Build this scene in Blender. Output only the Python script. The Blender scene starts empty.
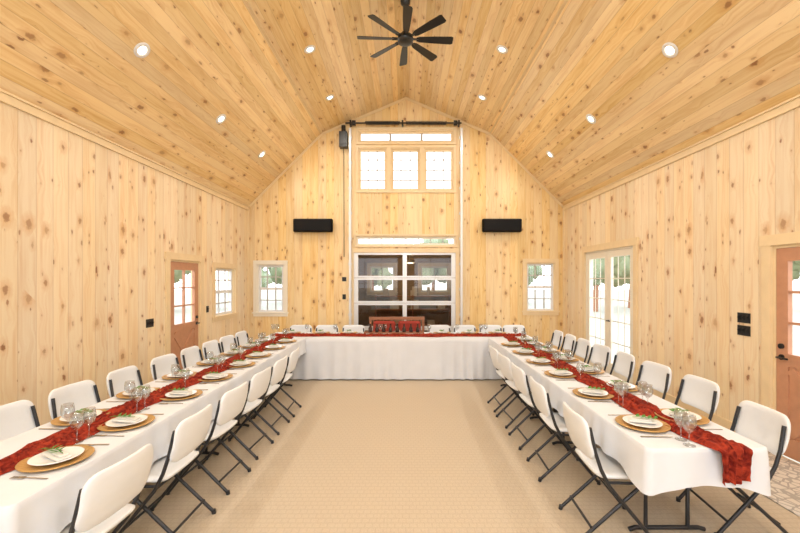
import bpy, bmesh, math, random
from mathutils import Vector, noise
random.seed(7)
sc = bpy.context.scene
HW=3.75; BK=9.36; EZ=3.5; KX=2.0; KZ=5.25; RZ=6.1; RY=-2.6
ROOT=sc.collection

# ---------------------------------------------------------------- materials
class N:
    def __init__(s,name):
        s.mat=bpy.data.materials.new(name); s.mat.use_nodes=True
        s.nt=s.mat.node_tree; s.nt.nodes.clear()
        s.out=s.nt.nodes.new('ShaderNodeOutputMaterial')
    def n(s,t,**k):
        x=s.nt.nodes.new(t)
        for a,b in k.items(): setattr(x,a,b)
        return x
    def l(s,a,b): s.nt.links.new(a,b)
    def m(s,op,a,b=None,c=None,clamp=False):
        x=s.nt.nodes.new('ShaderNodeMath'); x.operation=op; x.use_clamp=clamp
        for i,v in enumerate((a,b,c)):
            if v is None: continue
            if isinstance(v,(int,float)): x.inputs[i].default_value=v
            else: s.l(v,x.inputs[i])
        return x.outputs[0]
    def mix(s,f,a,b,bt='MIX'):
        x=s.nt.nodes.new('ShaderNodeMix'); x.data_type='RGBA'; x.blend_type=bt
        for i,v in ((0,f),(6,a),(7,b)):
            if isinstance(v,(int,float)): x.inputs[i].default_value=v
            elif isinstance(v,tuple): x.inputs[i].default_value=(*v,1)
            else: s.l(v,x.inputs[i])
        return x.outputs[2]
    def comb(s,a,b,c=0.0):
        x=s.nt.nodes.new('ShaderNodeCombineXYZ')
        for i,v in enumerate((a,b,c)):
            if isinstance(v,(int,float)): x.inputs[i].default_value=v
            else: s.l(v,x.inputs[i])
        return x.outputs[0]
    def bsdf(s,**k):
        b=s.n('ShaderNodeBsdfPrincipled'); s.l(b.outputs[0],s.out.inputs[0]); return b

def plain(name,col,rough=.5,metal=0,noise_amt=.06,nscale=30,bump=0,spec=None):
    q=N(name); b=q.bsdf()
    tc=q.n('ShaderNodeTexCoord'); nz=q.n('ShaderNodeTexNoise'); nz.inputs['Scale'].default_value=nscale
    nz.inputs['Detail'].default_value=3
    q.l(tc.outputs['Object'],nz.inputs['Vector'])
    d=tuple(c*(1-noise_amt*2) for c in col)
    q.l(q.mix(nz.outputs[0],col,d),b.inputs['Base Color'])
    b.inputs['Roughness'].default_value=rough; b.inputs['Metallic'].default_value=metal
    if spec is not None: b.inputs['Specular IOR Level'].default_value=spec
    if bump:
        bp=q.n('ShaderNodeBump'); bp.inputs['Strength'].default_value=bump; bp.inputs['Distance'].default_value=.01
        q.l(nz.outputs[0],bp.inputs['Height']); q.l(bp.outputs[0],b.inputs['Normal'])
    return q.mat

def pine(name,base,dark,bw=.18,kx=5.,ky=4.,rough=.42,seed=0.,tone=.17,groove=.5):
    q=N(name); b=q.bsdf()
    tc=q.n('ShaderNodeTexCoord'); sp=q.n('ShaderNodeSeparateXYZ'); q.l(tc.outputs['UV'],sp.inputs[0])
    U,V=sp.outputs[0],sp.outputs[1]
    ub=q.m('DIVIDE',U,bw); idn=q.m('FLOOR',ub); f=q.m('FRACT',ub)
    wn=q.n('ShaderNodeTexWhiteNoise',noise_dimensions='1D'); q.l(q.m('ADD',idn,seed+.5),wn.inputs['W'])
    r=wn.outputs['Value']; v2=q.m('ADD',V,q.m('MULTIPLY',r,17.))
    wob=q.n('ShaderNodeTexNoise'); wob.inputs['Scale'].default_value=28; wob.inputs['Detail'].default_value=4
    q.l(q.comb(U,v2),wob.inputs['Vector'])
    wv=q.m('MULTIPLY',q.m('SUBTRACT',wob.outputs[0],.5),.20)
    def knots(kx_,ky_,thr,gain,off):
        vo=q.n('ShaderNodeTexVoronoi',voronoi_dimensions='2D'); vo.inputs['Scale'].default_value=1
        q.l(q.comb(q.m('ADD',q.m('MULTIPLY',U,kx_),off),q.m('MULTIPLY',v2,ky_)),vo.inputs['Vector'])
        s_=q.n('ShaderNodeSeparateColor'); q.l(vo.outputs['Color'],s_.inputs[0])
        d=q.m('ADD',vo.outputs['Distance'],wv)
        rad=q.m('MULTIPLY',q.m('MAXIMUM',q.m('SUBTRACT',s_.outputs[0],thr),0.),gain)
        k=q.m('MULTIPLY',q.m('DIVIDE',q.m('SUBTRACT',rad,d),.06,clamp=True),q.m('ADD',.25,q.m('MULTIPLY',s_.outputs[1],.6)))
        h=q.m('MULTIPLY',q.m('DIVIDE',q.m('SUBTRACT',q.m('MULTIPLY',rad,2.6),d),.28,clamp=True),.5)
        return d,k,h
    d,k1,h1=knots(kx,ky,.42,.29,0.)
    d2,k2,h2=knots(kx*1.8,ky*1.2,.58,.35,3.3)
    knot=q.m('MAXIMUM',k1,k2); halo=q.m('MAXIMUM',h1,q.m('MULTIPLY',h2,.6))
    gz=q.n('ShaderNodeTexNoise'); gz.inputs['Scale'].default_value=1; gz.inputs['Detail'].default_value=4
    bend=q.m('MULTIPLY',q.m('MINIMUM',d,.4),4.)
    q.l(q.comb(q.m('ADD',q.m('MULTIPLY',U,36.),bend),q.m('MULTIPLY',v2,1.3),idn),gz.inputs['Vector'])
    g2=q.n('ShaderNodeTexNoise'); g2.inputs['Scale'].default_value=1; g2.inputs['Detail'].default_value=3
    q.l(q.comb(q.m('MULTIPLY',U,8.),q.m('MULTIPLY',v2,.9),r),g2.inputs['Vector'])
    g=q.m('ADD',q.m('MULTIPLY',q.m('SUBTRACT',gz.outputs[0],.43),2.2),q.m('MULTIPLY',q.m('SUBTRACT',g2.outputs[0],.46),1.8),clamp=True)
    c=q.mix(g,base,dark)
    hs=q.n('ShaderNodeHueSaturation'); q.l(c,hs.inputs['Color'])
    q.l(q.m('ADD',1-tone*.65,q.m('MULTIPLY',r,tone)),hs.inputs['Value'])
    wn2=q.n('ShaderNodeTexWhiteNoise',noise_dimensions='1D'); q.l(q.m('ADD',idn,seed+77.5),wn2.inputs['W'])
    q.l(q.m('ADD',.86,q.m('MULTIPLY',wn2.outputs['Value'],.24)),hs.inputs['Saturation'])
    c=q.mix(halo,hs.outputs[0],(.62,.31,.10)); c=q.mix(knot,c,(.23,.08,.025))
    e=q.m('MULTIPLY',q.m('ABSOLUTE',q.m('SUBTRACT',f,.5)),2.)
    gw=.009/bw
    gr=q.m('DIVIDE',q.m('SUBTRACT',e,1-gw),gw,clamp=True)
    c=q.mix(q.m('MULTIPLY',gr,groove),c,(.38,.21,.09))
    q.l(c,b.inputs['Base Color']); b.inputs['Roughness'].default_value=rough
    bp=q.n('ShaderNodeBump'); bp.inputs['Strength'].default_value=.4; bp.inputs['Distance'].default_value=.005
    q.l(q.m('SUBTRACT',1.,gr),bp.inputs['Height']); q.l(bp.outputs[0],b.inputs['Normal'])
    return q.mat

def carpet():
    q=N('carpet_beige'); b=q.bsdf(); tc=q.n('ShaderNodeTexCoord')
    a=q.n('ShaderNodeTexNoise'); a.inputs['Scale'].default_value=90; q.l(tc.outputs['Object'],a.inputs[0])
    mp=q.n('ShaderNodeMapping'); mp.inputs['Scale'].default_value=(15,9,1); q.l(tc.outputs['Object'],mp.inputs[0])
    v=q.n('ShaderNodeTexBrick'); v.inputs['Scale'].default_value=1.; v.inputs['Mortar Size'].default_value=.06; v.inputs['Brick Width'].default_value=.8; v.inputs['Row Height'].default_value=.5
    q.l(mp.outputs[0],v.inputs[0])
    big=q.n('ShaderNodeTexNoise'); big.inputs['Scale'].default_value=1.3; q.l(tc.outputs['Object'],big.inputs[0])
    c=q.mix(a.outputs[0],(.68,.585,.46),(.50,.42,.32)); c=q.mix(q.m('MULTIPLY',v.outputs['Fac'],.3),c,(.42,.34,.25))
    c=q.mix(q.m('MULTIPLY',big.outputs[0],.25),c,(.50,.41,.30))
    q.l(c,b.inputs['Base Color']); b.inputs['Roughness'].default_value=.95; b.inputs['Specular IOR Level'].default_value=.15
    bp=q.n('ShaderNodeBump'); bp.inputs['Strength'].default_value=.6; bp.inputs['Distance'].default_value=.008
    q.l(a.outputs[0],bp.inputs['Height']); q.l(bp.outputs[0],b.inputs['Normal']); return q.mat

def glass(name,tint=(1,1,1),gl=.07):
    q=N(name); t=q.n('ShaderNodeBsdfTransparent'); t.inputs[0].default_value=(*tint,1)
    g=q.n('ShaderNodeBsdfGlossy'); g.inputs['Roughness'].default_value=.02
    m=q.n('ShaderNodeMixShader')
    lw=q.n('ShaderNodeLayerWeight'); lw.inputs['Blend'].default_value=.25
    q.l(q.m('ADD',gl,q.m('MULTIPLY',lw.outputs['Facing'],gl*3),clamp=True),m.inputs[0])
    q.l(t.outputs[0],m.inputs[1]); q.l(g.outputs[0],m.inputs[2]); q.l(m.outputs[0],q.out.inputs[0]); return q.mat

def emis(name,col,st):
    q=N(name); e=q.n('ShaderNodeEmission'); e.inputs[0].default_value=(*col,1); e.inputs[1].default_value=st
    q.l(e.outputs[0],q.out.inputs[0]); return q.mat

def gauze():
    q=N('rust_gauze'); b=q.bsdf(); tc=q.n('ShaderNodeTexCoord')
    a=q.n('ShaderNodeTexNoise'); a.inputs['Scale'].default_value=16; a.inputs['Detail'].default_value=6; a.inputs['Distortion'].default_value=1.5; q.l(tc.outputs['Object'],a.inputs[0])
    cr=q.m('DIVIDE',q.m('SUBTRACT',a.outputs[0],.36),.28,clamp=True)
    q.l(q.mix(cr,(.15,.009,.005),(.42,.045,.018)),b.inputs['Base Color']); b.inputs['Roughness'].default_value=.8
    b.inputs['Specular IOR Level'].default_value=.2
    bp=q.n('ShaderNodeBump'); bp.inputs['Strength'].default_value=1; bp.inputs['Distance'].default_value=.03
    q.l(a.outputs[0],bp.inputs['Height']); q.l(bp.outputs[0],b.inputs['Normal']); return q.mat

def rugmat():
    q=N('rug_pattern'); b=q.bsdf(); tc=q.n('ShaderNodeTexCoord')
    v=q.n('ShaderNodeTexVoronoi',feature='DISTANCE_TO_EDGE'); v.inputs['Scale'].default_value=14; q.l(tc.outputs['Object'],v.inputs[0])
    c=q.mix(q.m('GREATER_THAN',v.outputs['Distance'],.09),(.42,.38,.34),(.68,.62,.55))
    q.l(c,b.inputs['Base Color']); b.inputs['Roughness'].default_value=.95; return q.mat

M_WALL=pine('pine_wall',(.90,.745,.51),(.80,.56,.31),bw=.19,kx=4.6,ky=3.0)
M_BACK=pine('pine_gable',(.91,.69,.36),(.78,.49,.19),bw=.19,kx=4.6,ky=3.0,seed=40)
M_CEIL=pine('pine_ceiling',(.92,.695,.37),(.74,.47,.19),bw=.135,kx=5.0,ky=2.9,seed=90,rough=.38,tone=.2,groove=.55)
M_TRIM=plain('pine_trim',(.90,.71,.44),.4,nscale=8,noise_amt=.08)
M_CREAM=plain('cream_paint',(.86,.81,.70),.4,noise_amt=.02)
M_WHITE=plain('white_vinyl',(.78,.78,.79),.35,noise_amt=.01)
M_SASH=plain('sash_grey',(.50,.46,.42),.4,noise_amt=.02)
M_DOOR=plain('stained_door',(.62,.31,.18),.45,nscale=12,noise_amt=.12)
M_GLASS=glass('window_glass')
M_GGLASS=glass('garage_glass',(.60,.55,.48),.06)
M_ALU=plain('aluminium',(.76,.77,.79),.35,.3,.02)
M_BLACK=plain('black_metal',(.012,.013,.013),.35,0,.05)
M_BLK2=plain('black_fabric',(.005,.005,.006),.6,0,.05,spec=.2)
M_CARPET=carpet()
M_PLAST=plain('chair_plastic',(.79,.82,.86),.4,noise_amt=.02)
M_FRAME=plain('chair_frame',(.04,.042,.048),.38,.4,.05)
M_CLOTH=plain('white_linen',(.75,.785,.85),.85,noise_amt=.05,nscale=5)
M_GAUZE=gauze()
M_GOLD=plain('gold_charger',(.66,.40,.14),.35,.45,.14,60,bump=.3)
M_CHINA=plain('white_china',(.84,.85,.86),.15,noise_amt=.01)
M_NAP=plain('napkin_linen',(.74,.73,.70),.85,noise_amt=.06)
M_LEAF=plain('green_leaf',(.09,.30,.04),.5,noise_amt=.2)
M_STEEL=plain('cutlery_steel',(.5,.48,.46),.22,1,.02)
M_TABLE=plain('table_plastic',(.6,.6,.58),.5)
M_GW=glass('drinking_glass',(.93,.95,.96),.13)
M_CANDLE=plain('dark_glass',(.03,.012,.01),.15)
M_OAK=plain('red_oak',(.40,.16,.07),.45,noise_amt=.15,nscale=15)
M_LAMP=emis('lamp_glow',(1,.88,.68),8)

# ---------------------------------------------------------------- builder
class MB:
    def __init__(s,xf=None): s.v=[];s.f=[];s.mi=[];s.sm=[];s.uv=[];s.xf=xf
    def add(s,vs,fs,m=0,sm=False,uvs=None):
        o=len(s.v)
        for p in vs: s.v.append(tuple(s.xf(*p)) if s.xf else tuple(p))
        for i,f in enumerate(fs):
            s.f.append([a+o for a in f]); s.mi.append(m); s.sm.append(sm); s.uv.append(uvs[i] if uvs else None)
    def box(s,a,b,m=0):
        x0,y0,z0=a;x1,y1,z1=b
        vs=[(x0,y0,z0),(x1,y0,z0),(x1,y1,z0),(x0,y1,z0),(x0,y0,z1),(x1,y0,z1),(x1,y1,z1),(x0,y1,z1)]
        s.add(vs,[(0,3,2,1),(4,5,6,7),(0,1,5,4),(1,2,6,5),(2,3,7,6),(3,0,4,7)],m)
    def ring(s,u0,z0,u1,z1,w,n0,n1,m=0):
        s.box((u0,n0,z0),(u0+w,n1,z1),m); s.box((u1-w,n0,z0),(u1,n1,z1),m)
        e=.0005; s.box((u0+w-.001,n0+e,z0),(u1-w+.001,n1-e,z0+w),m); s.box((u0+w-.001,n0+e,z1-w),(u1-w+.001,n1-e,z1),m)
    def bar(s,p,q,w,n0,n1,m=0):
        d=Vector((q[0]-p[0],q[1]-p[1])).normalized(); k=Vector((-d.y,d.x))*w/2
        c=[(p[0]+k.x,p[1]+k.y),(q[0]+k.x,q[1]+k.y),(q[0]-k.x,q[1]-k.y),(p[0]-k.x,p[1]-k.y)]
        s.add([(u,n0,z) for u,z in c]+[(u,n1,z) for u,z in c],[(0,1,2,3),(7,6,5,4),(0,4,5,1),(1,5,6,2),(2,6,7,3),(3,7,4,0)],m)
    def tube(s,path,r,n=8,m=0,cap=True):
        P=[Vector(p) for p in path]; vs=[];fs=[]
        up=None
        for i,p in enumerate(P):
            if i==0: t=P[1]-P[0]
            elif i==len(P)-1: t=P[-1]-P[-2]
            else: t=(P[i+1]-P[i]).normalized()+(P[i]-P[i-1]).normalized()
            t.normalize()
            if up is None: up=Vector((1,0,0)) if abs(t.x)<.9 else Vector((0,1,0))
            a=(up-t*up.dot(t)).normalized(); up=a; b=t.cross(a)
            rr=r[i] if isinstance(r,(list,tuple)) else r
            for k in range(n):
                an=2*math.pi*k/n; vs.append(tuple(p+(a*math.cos(an)+b*math.sin(an))*rr))
        for i in range(len(P)-1):
            for k in range(n):
                k2=(k+1)%n; fs.append((i*n+k,i*n+k2,(i+1)*n+k2,(i+1)*n+k))
        s.add(vs,fs,m,True)
        if cap:
            s.add(vs[:n],[tuple(range(n))],m); s.add(vs[-n:],[tuple(range(n))],m)
    def lathe(s,prof,n=24,m=0,c=(0,0,0)):
        vs=[];fs=[]
        for r,z in prof:
            for k in range(n):
                a=2*math.pi*k/n; vs.append((c[0]+r*math.cos(a),c[1]+r*math.sin(a),c[2]+z))
        for i in range(len(prof)-1):
            for k in range(n):
                k2=(k+1)%n; fs.append((i*n+k,i*n+k2,(i+1)*n+k2,(i+1)*n+k))
        s.add(vs,fs,m,True)
    def panel(s,w,h,t,r,fn,m=0,nc=5,ne=6):
        def outline(ins):
            ww,hh=w/2-ins,h/2-ins; rr=max(r-ins,.004); pts=[]
            cs=[(ww-rr,hh-rr,0),(-ww+rr,hh-rr,1),(-ww+rr,-hh+rr,2),(ww-rr,-hh+rr,3)]
            for j,(cx,cy,qd) in enumerate(cs):
                for k in range(nc+1):
                    a=math.pi/2*(qd+k/nc); pts.append((cx+rr*math.cos(a),cy+rr*math.sin(a)))
                nx=cs[(j+1)%4]; a=math.pi/2*(qd+1)
                p0=pts[-1]; p1=(nx[0]+rr*math.cos(a),nx[1]+rr*math.sin(a))
                for k in range(1,ne): pts.append((p0[0]+(p1[0]-p0[0])*k/ne,p0[1]+(p1[1]-p0[1])*k/ne))
            return pts
        rings=[]
        half=min(w,h)/2
        for ins,c in ((half*.9,-t/2),(half*.6,-t/2),(half*.3,-t/2),(t*.35,-t/2),(0,-t*.2),(0,t*.2),(t*.35,t/2),(half*.3,t/2),(half*.6,t/2),(half*.9,t/2)):
            rings.append([(a,b,c) for a,b in outline(ins)])
        n=len(rings[0]); vs=[fn(*p) for R in rings for p in R]; fs=[]
        for i in range(len(rings)-1):
            for k in range(n):
                k2=(k+1)%n; fs.append((i*n+k,i*n+k2,(i+1)*n+k2,(i+1)*n+k))
        fs.append(tuple(range(n))); fs.append(tuple(range((len(rings)-1)*n,len(rings)*n)))
        s.add(vs,fs,m,True)
    def mesh(s,name,mats,recalc=True):
        me=bpy.data.meshes.new(name); me.from_pydata(s.v,[],s.f)
        for m in mats: me.materials.append(m)
        for i,p in enumerate(me.polygons): p.material_index=s.mi[i]; p.use_smooth=s.sm[i]
        if any(u for u in s.uv):
            L=me.uv_layers.new(name='UVMap')
            for i,p in enumerate(me.polygons):
                if s.uv[i]:
                    for j,li in enumerate(p.loop_indices): L.data[li].uv=s.uv[i][j]
        if recalc:
            bm=bmesh.new(); bm.from_mesh(me)
            bmesh.ops.recalc_face_normals(bm,faces=bm.faces); bm.to_mesh(me); bm.free()
        return me
    def obj(s,name,mats,**k):
        return put(name,s.mesh(name,mats),**k)
def put(name,me,loc=(0,0,0),rz=0,parent=None):
    o=bpy.data.objects.new(name,me); ROOT.objects.link(o); o.location=loc; o.rotation_euler=(0,0,rz)
    if parent: o.parent=parent
    return o

# ---------------------------------------------------------------- room shell
def ceil_z(x):
    x=abs(x)
    return EZ+(HW-x)*(KZ-EZ)/(HW-KX) if x>KX else KZ+(KX-x)*(RZ-KZ)/KX
def wall(name,xf,u0,u1,top,holes,mat,breaks=()):
    us=sorted(set([u0,u1]+[b for b in breaks]+[h[0] for h in holes]+[h[1] for h in holes])); b=MB(xf)
    for a,c in zip(us,us[1:]):
        mid=(a+c)/2; hs=sorted([(h[2],h[3]) for h in holes if h[0]<mid<h[1]])
        z=0.
        for h0,h1 in hs:
            if h0>z: b.add([(a,0,z),(c,0,z),(c,0,h0),(a,0,h0)],[(0,1,2,3)],0,False,[[(a,z),(c,z),(c,h0),(a,h0)]])
            z=h1
        ta,tc=top(a),top(c)
        b.add([(a,0,z),(c,0,z),(c,0,tc),(a,0,ta)],[(0,1,2,3)],0,False,[[(a,z),(c,z),(c,tc),(a,ta)]])
    return b.obj(name,[mat])
XL=lambda u,n,z:(-HW+n,u,z)
XR=lambda u,n,z:(HW-n,u,z)
XB=lambda u,n,z:(u,BK-n,z)
XF=lambda u,n,z:(u,RY+n,z)
HL=[(6.22,7.14,0,2.08),(7.70,8.60,1.02,2.0)]
HR=[(3.10,4.02,0,2.10),(6.45,8.2,0,2.32)]
wall('wall_left',XL,RY,BK,lambda u:EZ,HL,M_WALL)
wall('wall_right',XR,RY,BK,lambda u:EZ,HR,M_WALL)
HB=[(-1.24,1.18,0,2.40),(-1.2,1.2,2.56,2.80),
    (-1.14,-.45,3.87,4.89),(-.36,.34,3.87,4.89),(.43,1.14,3.87,4.89),(-1.14,1.14,5.02,5.32),
    (-3.54,-2.90,.97,2.12),(2.86,3.54,1.0,2.16)]
wall('wall_back',XB,-HW,HW,ceil_z,HB,M_BACK,breaks=(-KX,0,KX))
HF=[(-3.2,-.4,.1,3.0),(.4,3.2,.1,3.0),(-1.8,1.8,3.4,5.0)]  # openings invented behind the camera to let daylight in as fill
wall('wall_front',XF,-HW,HW,ceil_z,HF,M_WALL,breaks=(-KX,0,KX))
c=MB(); 
prof=[(-HW,EZ),(-KX,KZ),(0,RZ),(KX,KZ),(HW,EZ)]; u=0
for (x0,z0),(x1,z1) in zip(prof,prof[1:]):
    L=math.hypot(x1-x0,z1-z0)
    c.add([(x0,RY,z0),(x1,RY,z1),(x1,BK,z1),(x0,BK,z0)],[(0,1,2,3)],0,False,[[(u,RY),(u+L,RY),(u+L,BK),(u,BK)]]); u+=L
c.obj('ceiling',[M_CEIL])
c=MB(); c.box((-HW,RY,-.05),(HW,BK,0)); c.obj('floor',[M_CARPET])

t=1
for xf in (XL,XR):
    b=MB(xf); b.box((RY,0,EZ-.10),(BK,.025,EZ-.02)); b.box((RY,0,EZ-.02),(BK,.045,EZ)); b.obj('trim_%d'%t,[M_TRIM]); t+=1
    b=MB(xf); b.box((BK-.06,0,0),(BK,.022,EZ)); b.obj('trim_%d'%t,[M_TRIM]); t+=1
def rake(x0,z0,x1,z1,w=.06):
    global t
    b=MB(); b.add([(x0,BK,z0),(x1,BK,z1),(x1,BK,z1-w),(x0,BK,z0-w),(x0,BK-.022,z0),(x1,BK-.022,z1),(x1,BK-.022,z1-w),(x0,BK-.022,z0-w)],
      [(0,1,2,3),(7,6,5,4),(0,4,5,1),(3,2,6,7),(0,3,7,4),(1,5,6,2)]); b.obj('trim_%d'%t,[M_TRIM]); t+=1
for (x0,z0),(x1,z1) in zip(prof,prof[1:]): rake(x0,z0,x1,z1)
for sx in (-1,1):
    b=MB(); b.box((sx*KX-.02,RY,KZ-.022),(sx*KX+.02,BK,KZ-.004)); b.obj('trim_%d'%t,[M_TRIM]); t+=1
def segs(a,b,holes):
    r=[];z=a
    for h in sorted(holes):
        r.append((z,h[0]-.1)); z=h[1]+.1
    r.append((z,b)); return r
for nm,xf,a,b_,hs in (('left',XL,RY,BK,[(6.22,7.14)]),('right',XR,RY,BK,[(3.10,4.02),(6.45,8.2)]),('back',XB,-HW+.03,HW-.03,[(-1.3,1.25)])):
    b=MB(xf)
    for p,q in segs(a,b_,hs): b.box((p,0,0),(q,.018,.12))
    b.obj('baseboard_'+nm,[M_TRIM])

# ---------------------------------------------------------------- windows & doors
wn=0
def window(xf,u0,u1,z0,z1,nu,nz,dh=False,casing=.085,frame=M_WHITE,cm=M_TRIM,sill=True,mw=.012):
    global wn; wn+=1; b=MB(xf); w=casing
    if w:
        b.box((u0-w,.001,z1),(u1+w,.030,z1+w+.01),0); b.box((u0-w,.001,z0-w),(u1+w,.030,z0),0)
        b.box((u0-w,.001,z0),(u0,.028,z1),0); b.box((u1,.001,z0),(u1+w,.028,z1),0)
        if sill: b.box((u0-w-.02,0,z0-.012),(u1+w+.02,.05,z0+.015),0)
    b.ring(u0,z0,u1,z1,.02,-.14,0,0)
    s=.045; q0,q1,r0,r1=u0+.02,u1-.02,z0+.02,z1-.02
    b.ring(q0,r0,q1,r1,s,-.1,-.04,1)
    if dh: m=(r0+r1)/2; b.box((q0+s,-.095,m-.03),(q1-s,-.035,m+.03),1)
    for i in range(1,nu): x=q0+(q1-q0)*i/nu; b.box((x-mw,-.08,r0+s),(x+mw,-.055,r1-s),3)
    for i in range(1,nz):
        z=r0+(r1-r0)*i/nz
        if dh and abs(z-(r0+r1)/2)<.02: continue
        b.box((q0+s,-.079,z-mw),(q1-s,-.056,z+mw),3)
    b.add([(q0,-.068,r0),(q1,-.068,r0),(q1,-.068,r1),(q0,-.068,r1)],[(0,1,2,3)],2)
    return b.obj('window_%d'%wn,[cm,frame,M_GLASS,M_SASH])
window(XL,*HL[1],3,4,True)
window(XB,*HB[6],3,4,True,frame=M_WHITE,cm=M_CREAM)
window(XB,*HB[7],3,4,True)
for h in HB[2:5]: window(XB,*h,3,4,False,casing=.045,frame=M_TRIM,sill=False,mw=.012)
window(XB,*HB[5],3,1,False,casing=.045,frame=M_TRIM,sill=False,mw=.03)
window(XB,*HB[1],8,1,False,casing=.03,frame=M_CREAM,sill=False)
for h in HF: window(XF,*h,3,2,False)  # unseen windows, added for the daylight they admit

dn=0
def crossdoor(xf,u0,u1,z1):
    global dn; dn+=1; b=MB(xf)
    b.box((u0-.1,.001,0),(u0,.028,z1),1); b.box((u1,.001,0),(u1+.1,.028,z1),1); b.box((u0-.12,.001,z1),(u1+.12,.032,z1+.11),1)
    b.box((u0,-.14,0),(u0+.03,0,z1),1); b.box((u1-.03,-.14,0),(u1,0,z1),1); b.box((u0+.03,-.14,z1-.03),(u1-.03,-.0005,z1),1)
    a,c=u0+.033,u1-.033; zt=z1-.033; n0,n1=-.05,-.004; st=.12; gb,gt=1.02,zt-.13; g0,g1=a+st,c-st; m0,m1=n0+.0005,n1-.0005
    b.box((a,n0,.01),(g0,n1,zt)); b.box((g1,n0,.01),(c,n1,zt)); b.box((g0,m0,gt),(g1,m1,zt)); b.box((g0,m0,.01),(g1,m1,.2)); b.box((g0,m0,.9),(g1,m1,gb))
    b.box((g0,n0+.012,.2),(g1,n1-.014,.9))
    b.bar((g0+.02,.23),(g1-.02,.87),.09,n0+.002,n1-.002); b.bar((g0+.02,.87),(g1-.02,.23),.09,n0+.004,n1-.004)
    x=(g0+g1)/2; b.box((x-.012,n0+.003,gb),(x+.012,n1-.003,gt))
    for i in (1,2): z=gb+(gt-gb)*i/3; b.box((g0,n0+.005,z-.012),(g1,n1-.005,z+.012))
    nm=(n0+n1)/2
    b.add([(g0,nm,gb),(g1,nm,gb),(g1,nm,gt),(g0,nm,gt)],[(0,1,2,3)],2)
    hu=c-.06
    b.tube([(hu,n1,.98),(hu,n1+.012,.98)],.028,14,3)
    b.tube([(hu,n1+.01,.98),(hu,n1+.055,.98),(hu-.11,n1+.055,.98)],.010,8,3)
    b.tube([(hu,n1,1.09),(hu,n1+.02,1.09)],.026,14,3)
    b.obj('door_%d'%dn,[M_DOOR,M_TRIM,M_GLASS,M_BLACK])
crossdoor(XL,*HL[0][:2],HL[0][3])
crossdoor(XR,*HR[0][:2],HR[0][3])
dn+=1; b=MB(XR); u0,u1,_,z1=HR[1]
b.box((u0-.1,.001,0),(u0,.028,z1),1); b.box((u1,.001,0),(u1+.1,.028,z1),1); b.box((u0-.12,.001,z1),(u1+.12,.032,z1+.12),1)
b.box((u0,-.14,0),(u0+.03,0,z1),0); b.box((u1-.03,-.14,0),(u1,0,z1),0); b.box((u0+.03,-.14,z1-.03),(u1-.03,-.0005,z1),0); b.box((u0+.03,-.14,0),(u1-.03,-.0005,.02),0)
mid=(u0+u1)/2; fa,fb=-.055,-.006
for a,c_ in ((u0+.033,mid-.003),(mid+.003,u1-.033)):
    b.box((a,fa,.022),(a+.11,fb,z1-.033)); b.box((c_-.11,fa,.022),(c_,fb,z1-.033)); b.box((a+.11,fa+.0005,z1-.15),(c_-.11,fb-.0005,z1-.033)); b.box((a+.11,fa+.0005,.022),(c_-.11,fb-.0005,.22))
    g0,g1=a+.11,c_-.11
    for i in (1,2): x=g0+(g1-g0)*i/3; b.box((x-.008,-.036,.22),(x+.008,-.026,z1-.15),0)
    for i in range(1,5): z=.22+(z1-.37)*i/5; b.box((g0,-.035,z-.008),(g1,-.027,z+.008),0)
    b.add([(g0,-.03,.22),(g1,-.03,.22),(g1,-.03,z1-.15),(g0,-.03,z1-.15)],[(0,1,2,3)],2)
b.tube([(mid-.05,fb,1.0),(mid-.05,.05,1.0),(mid-.17,.05,1.0)],.011,8,3)
b.obj('door_%d'%dn,[M_CREAM,M_TRIM,M_GLASS,M_BLACK])

# garage door (glazed, sectional)
b=MB(XB); g0,g1,gz=-1.24,1.18,2.40
b.box((g0-.09,.001,0),(g0,.02,gz),2); b.box((g1,.001,0),(g1+.09,.02,gz),2); b.box((g0-.09,.001,gz),(g1+.09,.022,gz+.1),2)
rows=4; rh=gz/rows; gm=(g0+g1)/2
for i in range(rows):
    z0=i*rh+.004; z1_=(i+1)*rh-.004
    for x0,x1 in ((g0,g0+.1),(gm-.05,gm+.05),(g1-.1,g1)): b.box((x0,-.06,z0),(x1,-.008,z1_),0)
    for x0,x1 in ((g0+.1,gm-.05),(gm+.05,g1-.1)):
        b.box((x0,-.059,z0),(x1,-.010,z0+.045),0); b.box((x0,-.059,z1_-.045),(x1,-.010,z1_),0)
b.add([(g0,-.04,0),(g1,-.04,0),(g1,-.04,gz),(g0,-.04,gz)],[(0,1,2,3)],1)
b.obj('glass_garage_door',[M_ALU,M_GGLASS,M_TRIM])
b=MB(XB)
for x in (-1.345,1.285):
    b.box((x,.027,0),(x+.012,.09,5.34)); b.box((x+.012,.08,0),(x+.05,.09,5.34)); b.box((x+.012,.027,0),(x+.05,.034,5.34))
    for k in range(9): b.box((x-.02,.022,.3+k*.6),(x+.06,.026,.36+k*.6))
b.obj('garage_door_track',[M_ALU])
b=MB(XB)
b.tube([(-1.42,.14,5.43),(1.3,.14,5.43)],.020,8)
for s0,s1 in ((-.95,-.15),(.0,.95)):
    pts=[(s0+(s1-s0)*k/240,.14+.04*math.cos(k*.9),5.43+.04*math.sin(k*.9)) for k in range(241)]
    b.tube(pts,.009,5)
for x in (-1.3,1.24,-.08): b.box((x-.02,.05,5.37),(x+.02,.17,5.49)); 
for x in (-1.22,1.16): b.tube([(x-.04,.14,5.43),(x+.04,.14,5.43)],.06,16)
b.obj('garage_door_spring_shaft',[M_BLACK])
b=MB(XB); b.box((-1.56,.02,4.86),(-1.38,.2,5.22)); b.box((-1.53,.2,4.92),(-1.41,.215,5.15)); b.tube([(-1.47,.11,5.2),(-1.47,.11,5.38)],.05,12); b.tube([(-1.47,.11,4.86),(-1.47,.06,4.7),(-1.47,.03,2.3)],.008,6)
b.obj('garage_door_opener',[M_BLACK])

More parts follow.
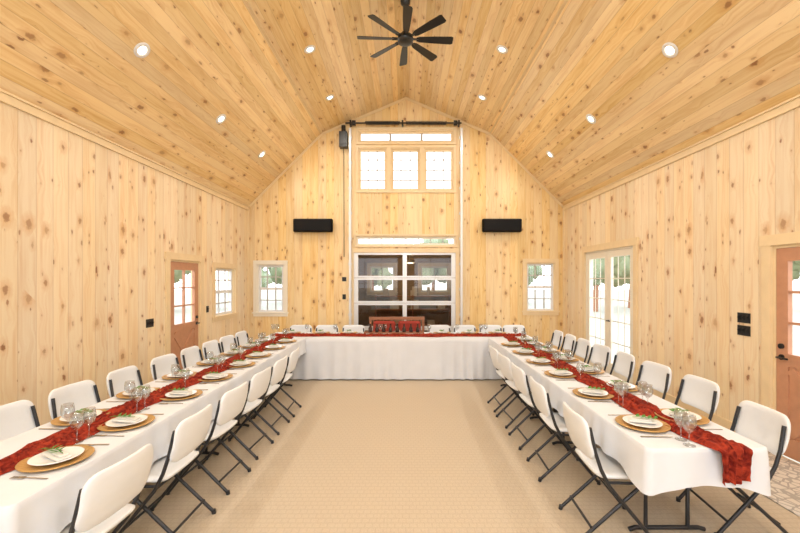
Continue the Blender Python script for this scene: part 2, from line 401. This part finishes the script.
for x0 in (-2.64,1.79):
    b=MB(XB); x1=x0+.92; b.panel(.92,.31,.17,.03,lambda a,bb,cc:((x0+x1)/2+a,.125+cc,3.03+bb),0)
    b.box((x0+.25,.002,2.98),(x0+.67,.05,3.08),0); b.box((x0+.03,.21,2.9),(x1-.03,.216,3.16),0)
    b.obj('wall_speaker',[M_BLK2])
def plate(name,xf,u,z,w,h,mat=M_BLACK,tog=1):
    b=MB(xf); b.box((u-w/2,.001,z-h/2),(u+w/2,.01,z+h/2))
    for i in range(tog):
        x=u-w/2+w*(i+.5)/tog; b.box((x-.012,.01,z-.025),(x+.012,.018,z+.025)); b.box((x-.006,.018,z),(x+.006,.03,z+.014))
    b.obj(name,[mat])
plate('light_switch',XR,4.36,1.33,.16,.11,tog=3); plate('light_switch',XR,4.36,1.19,.16,.11,tog=3)
plate('light_switch',XL,5.75,1.12,.16,.12,tog=3)
plate('thermostat',XB,-1.47,1.77,.1,.1); plate('light_switch',XB,-1.47,1.35,.08,.12)
plate('light_switch',XL,7.42,1.2,.08,.12)

def down(x,y):
    z=ceil_z(x); s=1 if x>0 else -1
    sl=(KZ-EZ)/(HW-KX) if abs(x)>KX else (RZ-KZ)/KX
    ang=math.atan(sl)*s
    b=MB(); b.lathe([(.052,-.002),(.058,-.012),(.088,-.012),(.095,-.001)],28,0); b.lathe([(0.001,-.004),(.052,-.004)],28,1)
    o=b.obj('recessed_light',[M_WHITE,M_LAMP],loc=(x,y,z)); o.rotation_euler=(0,ang,0)
    l=bpy.data.lights.new('downlight_lamp','AREA'); l.shape='DISK'; l.size=.09; l.energy=14; l.color=(1,.94,.85)
    lo=bpy.data.objects.new('downlight_lamp',l); ROOT.objects.link(lo); lo.parent=o; lo.location=(0,0,-.03)
for s in (-1,1):
    for y in (-1.1,.7,2.55,4.38,6.25,8.02): down(s*2.94,y)
    for y in (-.5,2.5,6.3,7.96): down(s*1.54,y)

# ceiling fan
b=MB(); 
b.tube([(0,0,.66),(0,0,.1)],.026,10); b.lathe([(.001,.67),(.08,.66),(.07,.54),(.02,.50)],20)
b.lathe([(.001,.12),(.05,.11),(.06,.06),(.115,.045),(.125,.0),(.115,-.045),(.06,-.06),(.001,-.062)],28)
for k in range(8):
    a=math.radians(3+45*k); ca,sa=math.cos(a),math.sin(a)
    def T(r,w,z): return (r*ca-w*sa,r*sa+w*ca,z)
    b.add([T(.09,-.02,.0),T(.09,.02,.0),T(.2,.025,.006),T(.2,-.025,-.006),T(.09,-.02,.012),T(.09,.02,.012),T(.2,.025,.018),T(.2,-.025,.006)],[(0,1,2,3),(7,6,5,4),(0,4,5,1),(1,5,6,2),(2,6,7,3),(3,7,4,0)])
    rs=[(.17,.028),(.22,.045),(.45,.058),(.7,.066),(.73,.052)]; vs=[];fs=[]
    for r,w in rs:
        for q,zz in ((-1,.22),(1,-.22)):
            vs.append(T(r,w*q,w*zz*1.2)); vs.append(T(r,w*q,w*zz*1.2+.008))
    for i in range(len(rs)-1):
        o=i*4; p=o+4; fs+= [(o,o+2,p+2,p),(o+1,p+1,p+3,o+3),(o,p,p+1,o+1),(o+2,o+3,p+3,p+2)]
    fs+=[(0,1,3,2),(16,18,19,17)]; b.add(vs,fs)
b.obj('ceiling_fan',[M_BLACK],loc=(-.01,6.0,5.42))

# ---------------------------------------------------------------- folding chair
def chair_mesh():
    b=MB()
    def seat(a,bb,c):
        x=a; y=.015+bb; e=(a/.22)**2
        return (x,y,.440+c+.012*e-.012*max(0,(bb-.12)/.09)**2 + .02*max(0,(-bb-.14)/.07)**2)
    b.panel(.44,.41,.028,.07,seat,0)
    def back(a,z,c):
        tz=.690+z; lean=-.205-.06*(tz-.55)/.3
        return (a,lean-.03*(1-(a/.23)**2)+c-.006*math.cos(z*20),tz)
    b.panel(.46,.28,.024,.075,back,0)
    for s in (-1,1):
        x=s*.222
        b.tube([(x*.93,-.232,.77),(x*.98,-.20,.61),(x,-.165,.50),(x,-.11,.39),(x,.20,.012)],.0125,8,1)
        b.tube([(x*.86,.17,.413),(x*.86,.10,.38),(x*.86,-.29,.012)],.0125,8,1)
        b.tube([(x,.20,.0),(x,.20,.03)],.016,8,1); b.tube([(x*.86,-.29,.0),(x*.86,-.285,.03)],.016,8,1)
        b.tube([(x,-.12,.418),(x,.17,.418)],.009,6,1)
    b.tube([(-.222,.125,.11),(.222,.125,.11)],.009,8,1)
    b.tube([(-.19,-.215,.10),(.19,-.215,.10)],.009,8,1)
    b.tube([(-.19,.16,.413),(.19,.16,.413)],.009,8,1)
    b.tube([(-.222,-.12,.403),(.222,-.12,.403)],.009,8,1)
    return b.mesh('folding_chair',[M_PLAST,M_FRAME])
CH=chair_mesh()
def chair(x,y,rz): put('folding_chair',CH,(x,y,0),rz+math.radians(random.uniform(-4,4)))
H=math.pi/2
LO=[2.85,3.45,4.08,4.75,5.35,5.9,6.43,7.0]; LI=[2.06,2.76,3.42,4.04,4.64,5.2]
RI=[2.8,3.6,4.25,4.85,5.4]; RO=[3.68,4.31,4.95,5.53,6.1,6.6,7.12]
for y in LO: chair(-2.68,y,-H)
for y in LI: chair(-1.73,y,H)
for y in RI: chair(1.46,y,-H)
for y in RO: chair(2.50,y,H)
put('folding_chair',CH,(2.33,2.87,0),H+math.radians(-6))
HX=[-2.15,-1.6,-1.08,.68,1.2,1.72,2.2]
for x in HX: chair(x,7.78,math.pi)

# ---------------------------------------------------------------- tables
TZ=.735
def folding_table(x0,x1,y0,y1,alongx=False):
    L=(x1-x0) if alongx else (y1-y0); W=(y1-y0) if alongx else (x1-x0)
    b=MB(); b.panel(W-.01,L-.01,.04,.04,lambda a,bb,c:(a,bb,TZ-.02+c),0)
    for s in (-1,1):
        y=s*(L/2-.38)
        b.tube([(-W*.33,y,.69),(-W*.33,y,.36),(-W*.2,y,.33),(-W*.2,y,.03)],.014,8,1); b.tube([(W*.33,y,.69),(W*.33,y,.36),(W*.2,y,.33),(W*.2,y,.03)],.014,8,1)
        b.tube([(-W*.2,y,.33),(W*.2,y,.33)],.012,8,1); b.tube([(-W*.36,y,.015),(-W*.3,y,.028),(W*.3,y,.028),(W*.36,y,.015)],.015,8,1)
        b.tube([(0,y,.33),(0,y-s*.38,.68)],.01,8,1); b.tube([(-W*.33,y,.68),(W*.33,y,.68)],.012,8,1)
    b.obj('folding_table',[M_TABLE,M_FRAME],loc=((x0+x1)/2,(y0+y1)/2,0),rz=H if alongx else 0)
LX0,LX1,LY0=-2.53,-1.76,1.75; RX0,RX1,RY0=1.45,2.18,2.36; FE=6.84; HY0,HY1=6.87,7.63
folding_table(LX0,LX1,LY0,4.3); folding_table(LX0,LX1,4.3,FE)
folding_table(RX0,RX1,RY0,4.55); folding_table(RX0,RX1,4.55,FE)
folding_table(-2.5,-.14,HY0,HY1,True); folding_table(-.14,2.22,HY0,HY1,True)

def cloth(name,corners,closed,dropf,flare,seed,rows=9):
    P=[Vector(c) for c in corners]; pts=[]; cr=.035; n=len(P)
    for i,p in enumerate(P):
        if not closed and i in (0,n-1): pts.append(p.copy()); continue
        a=(P[i-1]-p).normalized(); c=(P[(i+1)%n]-p).normalized(); ctr=p+(a+c)*cr
        for k in range(7):
            th=k/6
            pts.append(ctr-c*cr*math.cos(th*H)-a*cr*math.sin(th*H))
    res=[]
    m=len(pts)
    for i in range(m if closed else m-1):
        a,c=pts[i],pts[(i+1)%m]; d=(c-a).length; k=max(1,int(d/.015))
        for j in range(k): res.append(a+(c-a)*j/k)
    if not closed: res.append(pts[-1])
    N_=len(res); cen=sum(P,Vector((0,0)))/n; b=MB()
    sacc=0; data=[]
    for i,p in enumerate(res):
        pn=res[(i+1)%N_] if closed or i<N_-1 else p; pp=res[i-1] if closed or i>0 else p
        t_=(pn-pp).normalized(); nr=Vector((t_.y,-t_.x))
        if i: sacc+=(p-res[i-1]).length
        data.append((p,nr,sacc))
    mid=data[N_//2]
    if mid[1].dot(mid[0]-cen)<0: data=[(p,-nr,s) for p,nr,s in data]
    vs=[]
    for r in range(rows+2):
        for p,nr,s in data:
            if r==0: vs.append((p.x,p.y,TZ+.006)); continue
            tt=(r-1)/rows
            dc=min((p-c_).length for c_ in (P if closed else P[1:-1]))
            drop=dropf+ (.06*max(0,1-dc/.22) if dropf<.5 else 0)
            nz=noise.noise(Vector((s*3.3,tt*.6,seed)))
            wv=.7*math.sin(s*26+6*noise.noise(Vector((s*1.1,seed,0))))+1.2*nz
            off=.005+tt**.8*(flare+flare*1.1*wv*(1+.4*max(0,1-dc/.2)))
            off=max(off,.004)
            z=TZ+.002-tt*(drop+.014*noise.noise(Vector((s*1.7,9,seed))) *(0 if dropf>.5 else 1))
            vs.append((p.x+nr.x*off,p.y+nr.y*off,z))
    fs=[]
    for r in range(rows+1):
        for i in range(N_ if closed else N_-1):
            i2=(i+1)%N_; fs.append((r*N_+i,r*N_+i2,(r+1)*N_+i2,(r+1)*N_+i))
    b.add(vs,fs,0,True); b.add([(p.x,p.y,TZ+.006) for p,_,_ in data],[tuple(range(N_))],0)
    return b.obj(name,[M_CLOTH])
cloth('tablecloth',[(LX1,FE),(LX1,LY0),(LX0,LY0),(LX0,FE)],False,.25,.015,1.)
cloth('tablecloth',[(RX0,FE),(RX0,RY0),(RX1,RY0),(RX1,FE)],False,.22,.015,5.)
cloth('tablecloth',[(-2.5,HY0),(2.22,HY0),(2.22,HY1),(-2.5,HY1)],True,.715,.02,8.)

def runner(pts,w,seed,tail=0):
    P=[Vector(p) for p in pts]; L=[0]
    for a,c in zip(P,P[1:]): L.append(L[-1]+(c-a).length)
    tot=L[-1]; st=.012; n=int(tot/st); na=26; b=MB(); vs=[]
    for i in range(-int(tail/st),n+1):
        s=i*st; ss=min(max(s,0),tot-1e-4)
        k=max(j for j in range(len(L)) if L[j]<=ss); k=min(k,len(P)-2)
        d=(P[k+1]-P[k]).normalized(); p=P[k]+d*(ss-L[k]); nr=Vector((-d.y,d.x))
        off=.05*noise.noise(Vector((s*1.3,seed,3))); ww=w*(1+.45*noise.noise(Vector((s*1.9,seed,7))))
        for j in range(na+1):
            q=(j/na-.5); e=noise.noise(Vector((s*6,q*5,seed)))*.02
            rid=1-abs(noise.noise(Vector((s*3.2+seed,q*7+1.5*noise.noise(Vector((s*3,seed,1))),seed+4))))*2.2
            wr=max(0,rid)**1.5*.8 + .45*abs(noise.noise(Vector((s*16,q*20,seed))))
            x=p+nr*(off+q*ww+e); z=TZ+.010+.040*wr*(1-(2*abs(q))**4)
            if s<0:
                h=-s; dd=min(h,.03); x=x-d*(.02+dd*.7+.02*wr+.012*math.sin(q*26)); z=TZ+.01-max(0,h-.02)*(1+.06*math.sin(q*9+seed))+.004
            vs.append((x.x,x.y,z))
    nr_=len(vs)//(na+1); fs=[(i*(na+1)+j,i*(na+1)+j+1,(i+1)*(na+1)+j+1,(i+1)*(na+1)+j) for i in range(nr_-1) for j in range(na)]
    b.add(vs,fs,0,True); return b.obj('table_runner',[M_GAUZE])
runner([(-2.17,LY0),(-2.17,2.6),(-2.14,4),(-2.14,6.95)],.24,1.,.2)
runner([(1.93,RY0),(1.85,2.9),(1.83,4),(1.82,6.95)],.23,2.,.22)
runner([(-2.4,7.13),(0,7.10),(2.15,7.13)],.26,3.)

# ---------------------------------------------------------------- tableware
b=MB(); b.lathe([(.001,0),(.12,0),(.165,.012),(.167,.016),(.160,.017),(.115,.006),(.001,.006)],32); ME_CHG=b.mesh('charger_plate',[M_GOLD])
b=MB(); b.lathe([(.001,0),(.070,0),(.080,.006),(.118,.018),(.121,.021),(.116,.022),(.078,.011),(.001,.009)],32); ME_PL=b.mesh('dinner_plate',[M_CHINA])
b=MB(); b.panel(.075,.17,.014,.01,lambda a,bb,c:(a,bb,.012+c+.006*math.sin(bb*14)*math.cos(a*20)),0)
b.panel(.05,.13,.01,.01,lambda a,bb,c:(a*1.0+.006,bb-.01,.023+c+.004*math.sin(bb*20)),0)
b.tube([(0,-.06,.034),(.005,0,.04),(0,.07,.036)],.002,5,1)
for k in range(7):
    y=-.04+k*.018; s=1 if k%2 else -1
    b.add([(0,y,.036),(s*.018,y+.004,.046),(s*.048,y+.024,.044),(s*.014,y+.028,.038)],[(0,1,2,3)],1)
ME_NAP=b.mesh('folded_napkin',[M_NAP,M_LEAF])
b=MB()
b.lathe([(.001,0),(.033,.001),(.034,.003),(.006,.007),(.004,.02),(.004,.075),(.012,.083),(.030,.10),(.038,.125),(.038,.15),(.033,.185),(.0315,.185),(.036,.15),(.036,.125),(.028,.102),(.001,.088)],20)
ME_WG=b.mesh('wine_glass',[M_GW])
b=MB(); b.add([(-.005,-.10,0),(.005,-.10,0),(.003,.02,.003),(-.003,.02,.003),(-.005,-.10,.003),(.005,-.10,.003),(.003,.02,.006),(-.003,.02,.006)],[(0,1,2,3),(4,7,6,5),(0,4,5,1),(1,5,6,2),(2,6,7,3),(3,7,4,0)])
b.box((-.011,.02,.003),(.011,.05,.006))
for x in (-.011,-.0045,.002,.0085): b.box((x,.05,.003),(x+.0028,.09,.006))
ME_FK=b.mesh('dinner_fork',[M_STEEL])
b=MB(); b.box((-.006,-.10,0),(.006,-.01,.005)); b.add([(-.008,-.01,.002),(.006,-.01,.002),(.008,.08,.002),(-.002,.105,.002),(-.008,-.01,.004),(.006,-.01,.004),(.008,.08,.004),(-.002,.105,.004)],[(0,1,2,3),(4,7,6,5),(0,4,5,1),(1,5,6,2),(2,6,7,3),(3,7,4,0)])
ME_KN=b.mesh('dinner_knife',[M_STEEL])
SZ=TZ+.0075
def setting(x,y,rz):
    def at(a,b_): return (x+a*math.cos(rz)-b_*math.sin(rz),y+a*math.sin(rz)+b_*math.cos(rz))
    j=random.uniform(-.01,.01)
    put('charger_plate',ME_CHG,(x,y+j,SZ+.003),rz); put('dinner_plate',ME_PL,(x,y+j,SZ+.010),rz)
    put('folded_napkin',ME_NAP,(x,y+j,SZ+.022),rz+random.uniform(-.5,.5))
    p=at(-.205,-.03); put('dinner_fork',ME_FK,(*p,SZ),rz+random.uniform(-.06,.06))
    p=at(.200,-.03); put('dinner_knife',ME_KN,(*p,SZ),rz+random.uniform(-.06,.06))
    p=at(.245+random.uniform(-.01,.01),.10); put('wine_glass',ME_WG,(*p,SZ),rz)
    if random.random()<.35:
        p=at(.325,.09); put('wine_glass',ME_WG,(*p,SZ),rz)
for y in LI+[5.8,6.4]: setting(-1.945,y-.02 if y>2.1 else 2.20,H)
for y in LO[:-1]: setting(-2.345,y,-H)
for y in [2.72,3.45,4.15,4.8,5.42,6.05]: setting(1.635,y,-H)
for y in [2.85,3.66,4.31,4.95,5.53,6.1,6.55]: setting(2.0,y,H)
for x in HX[:-1]+[-.15]: setting(x,7.42,math.pi)

b=MB(); b.lathe([(.001,0),(.03,0),(.034,.01),(.034,.075),(.02,.095),(.014,.11),(.014,.15),(.016,.155),(.001,.156)],14); ME_B=b.mesh('amber_bottle',[M_CANDLE])
for k in range(8): put('amber_bottle',ME_B,(-.66+k*.125,7.22+random.uniform(-.02,.02),SZ+.047))
b=MB(); b.box((-.55,-.07,0),(.55,.07,.012)); b.box((-.55,-.07,.012),(.55,-.06,.022)); b.box((-.55,.06,.012),(.55,.07,.022)); b.box((-.55,-.06,.012),(-.54,.06,.022)); b.box((.54,-.06,.012),(.55,.06,.022))
b.obj('wooden_tray',[M_OAK],loc=(-.22,7.22,SZ+.034))

M_RED=plain('red_cushion',(.34,.035,.02),.8)
b=MB()
for x in (-.55,.55):
    b.box((x-.025,-.2,0),(x+.025,-.15,.60)); b.box((x-.025,.2,0),(x+.025,.25,.92)); b.box((x-.03,-.22,.60),(x+.03,.19,.63)); b.box((x-.02,-.15,.12),(x+.02,.2,.16))
b.box((-.525,-.2,.40),(.525,.23,.44)); b.box((-.58,.195,.92),(.58,.255,.98)); b.box((-.525,.21,.52),(.525,.24,.57)); b.box((-.525,-.18,.32),(.525,-.15,.40))
for k in range(15): x=-.49+k*.07; b.box((x-.012,.215,.57),(x+.012,.235,.92))
for cx in (-.26,.26): b.panel(.46,.40,.08,.05,lambda a,bb,c:(cx+a,.165+c-bb*.0,.70+bb),1)
b.panel(1.02,.36,.07,.03,lambda a,bb,c:(a,bb-.03,.476+c),1)
b.obj('wooden_bench',[M_OAK,M_RED],loc=(-.19,8.0,0))

b=MB(); b.panel(.8,1.3,.012,.02,lambda a,bb,c:(a,bb,.007+c)); b.obj('door_mat',[rugmat()],loc=(3.3,3.4,0))

# ---------------------------------------------------------------- adjoining porch behind garage door
PW=plain('porch_wood',(.42,.26,.14),.6,nscale=5,noise_amt=.25)
YP=BK+3.0
PH=[(-1.15,-.35,1.35,2.2),(.45,1.35,1.35,2.2)]
wall('wall_porch',lambda u,n,z:(u,YP-n,z),-2.3,2.3,lambda u:2.48,PH,PW)
XP=lambda u,n,z:(u,YP-n,z)
for h in PH: window(XP,*h,2,2,False,casing=.08,frame=M_CREAM)
b=MB()
b.box((-2.3,BK+.15,0),(-2.25,YP,2.48),0); b.box((2.25,BK+.15,0),(2.3,YP,2.48),0)
b.box((-2.3,BK+.15,2.48),(2.3,YP,2.53),0); b.box((-2.3,BK+.0,-.05),(2.3,YP,-.001),1)
b.obj('porch_shell',[PW,plain('porch_floor',(.3,.25,.2),.7)])
b=MB()
for z in (.4,.85,1.25): b.box((-1.1,-.2,z),(1.1,.2,z+.03))
for x in (-1.12,-.01,1.1): b.box((x,-.21,0),(x+.03,.21,1.3))
for k in range(18): x=-1.0+random.random()*1.85; z=random.choice((.43,.88,1.28)); b.box((x,-.12-k*.001,z),(x+random.uniform(.08,.22),.1,z+random.uniform(.1,.3)),1)
b.obj('storage_shelf',[M_OAK,plain('storage_box',(.62,.52,.40),.7)],loc=(.2,BK+2.5,0))
b=MB(); b.lathe([(.001,0),(.12,-.01),(.15,-.05),(.12,-.09),(.001,-.10)],20); b.tube([(0,0,0),(0,0,.17)],.012,8)  # invented fixture that carries the porch fill light
o=b.obj('porch_fill_fixture',[M_CREAM],loc=(.1,BK+1.4,2.30))
l=bpy.data.lights.new('porch_fill_light','POINT'); l.energy=26; l.color=(1,.88,.72); l.shadow_soft_size=.05  # added fill light, brightens the porch behind the garage glass
lo=bpy.data.objects.new('porch_fill_light',l); ROOT.objects.link(lo); lo.parent=o; lo.location=(0,0,-.2)

# ---------------------------------------------------------------- exterior
b=MB(); b.add([(-80,-80,-.25),(80,-80,-.25),(80,80,-.25),(-80,80,-.25)],[(0,1,2,3)]); b.obj('ground_lawn',[plain('lawn',(.47,.46,.38),.9,nscale=3,noise_amt=.1)])
def tree(x,y,h):
    b=MB(); b.tube([(0,0,-.25),(.1,0,h*.3),(0,.1,h*.6)],[.2,.15,.06],8,0)
    for k in range(16):
        a=k*2.4; r=h*.26*(k/16)**.5; cx,cy,cz=r*math.cos(a),r*math.sin(a),h*(.35+.5*random.random()); R=h*random.uniform(.09,.16)
        vs=[];fs=[];n1,n2=10,12
        for i in range(n1+1):
            for j in range(n2):
                th=math.pi*i/n1; ph=2*math.pi*j/n2; d=Vector((math.sin(th)*math.cos(ph),math.sin(th)*math.sin(ph),math.cos(th)))
                q=R*(1+.7*noise.noise(d*3.5+Vector((k,x,y)))); vs.append((cx+d.x*q,cy+d.y*q,cz+d.z*q))
        for i in range(n1):
            for j in range(n2): fs.append((i*n2+j,i*n2+(j+1)%n2,(i+1)*n2+(j+1)%n2,(i+1)*n2+j))
        b.add(vs,fs,1,True)
    b.obj('tree',[M_OAK,TL],loc=(x,y,0))
TL=plain('tree_foliage',(.32,.38,.22),.8,nscale=2,noise_amt=.2)
for p in ((12,25,5),(16,28,6),(10,33,5.5),(20,26,6),(-11,27,5),(-15,25,5.5),(-10,34,6),(-18,24,6),(26,25,6),(-3,34,5),(2.5,37,6),(6,35,5),(-6.5,36,6)): tree(*p)

w=bpy.data.worlds.new('sky'); sc.world=w; w.use_nodes=True; nt=w.node_tree; bg=nt.nodes['Background']
tc=nt.nodes.new('ShaderNodeTexCoord'); sp=nt.nodes.new('ShaderNodeSeparateXYZ'); cr=nt.nodes.new('ShaderNodeValToRGB')
cr.color_ramp.elements[0].position=.0; cr.color_ramp.elements[0].color=(.97,.98,1,1); cr.color_ramp.elements[1].position=.8; cr.color_ramp.elements[1].color=(.78,.88,1,1)
nt.links.new(tc.outputs['Generated'],sp.inputs[0]); nt.links.new(sp.outputs[2],cr.inputs[0]); nt.links.new(cr.outputs[0],bg.inputs[0]); bg.inputs[1].default_value=3.7

l=bpy.data.lights.new('room_fill_light','AREA'); l.shape='DISK'; l.size=1.6; l.energy=135; l.color=(.92,.96,1)  # unseen fill light added behind the camera to brighten ceiling and room
lo=bpy.data.objects.new('room_fill_light',l); ROOT.objects.link(lo); lo.location=(0,-1.9,4.0); lo.rotation_euler=(math.radians(106),0,0)

cd=bpy.data.cameras.new('camera'); cam=bpy.data.objects.new('camera',cd); ROOT.objects.link(cam)
cd.sensor_width=36; cd.lens=17.7; cd.shift_x=-6/800; cd.shift_y=13.5/800; cd.clip_start=.05
cam.location=(0,0,1.75); cam.rotation_euler=(math.radians(90),0,0); sc.camera=cam
sc.view_settings.view_transform='Standard'; sc.view_settings.exposure=-0.04
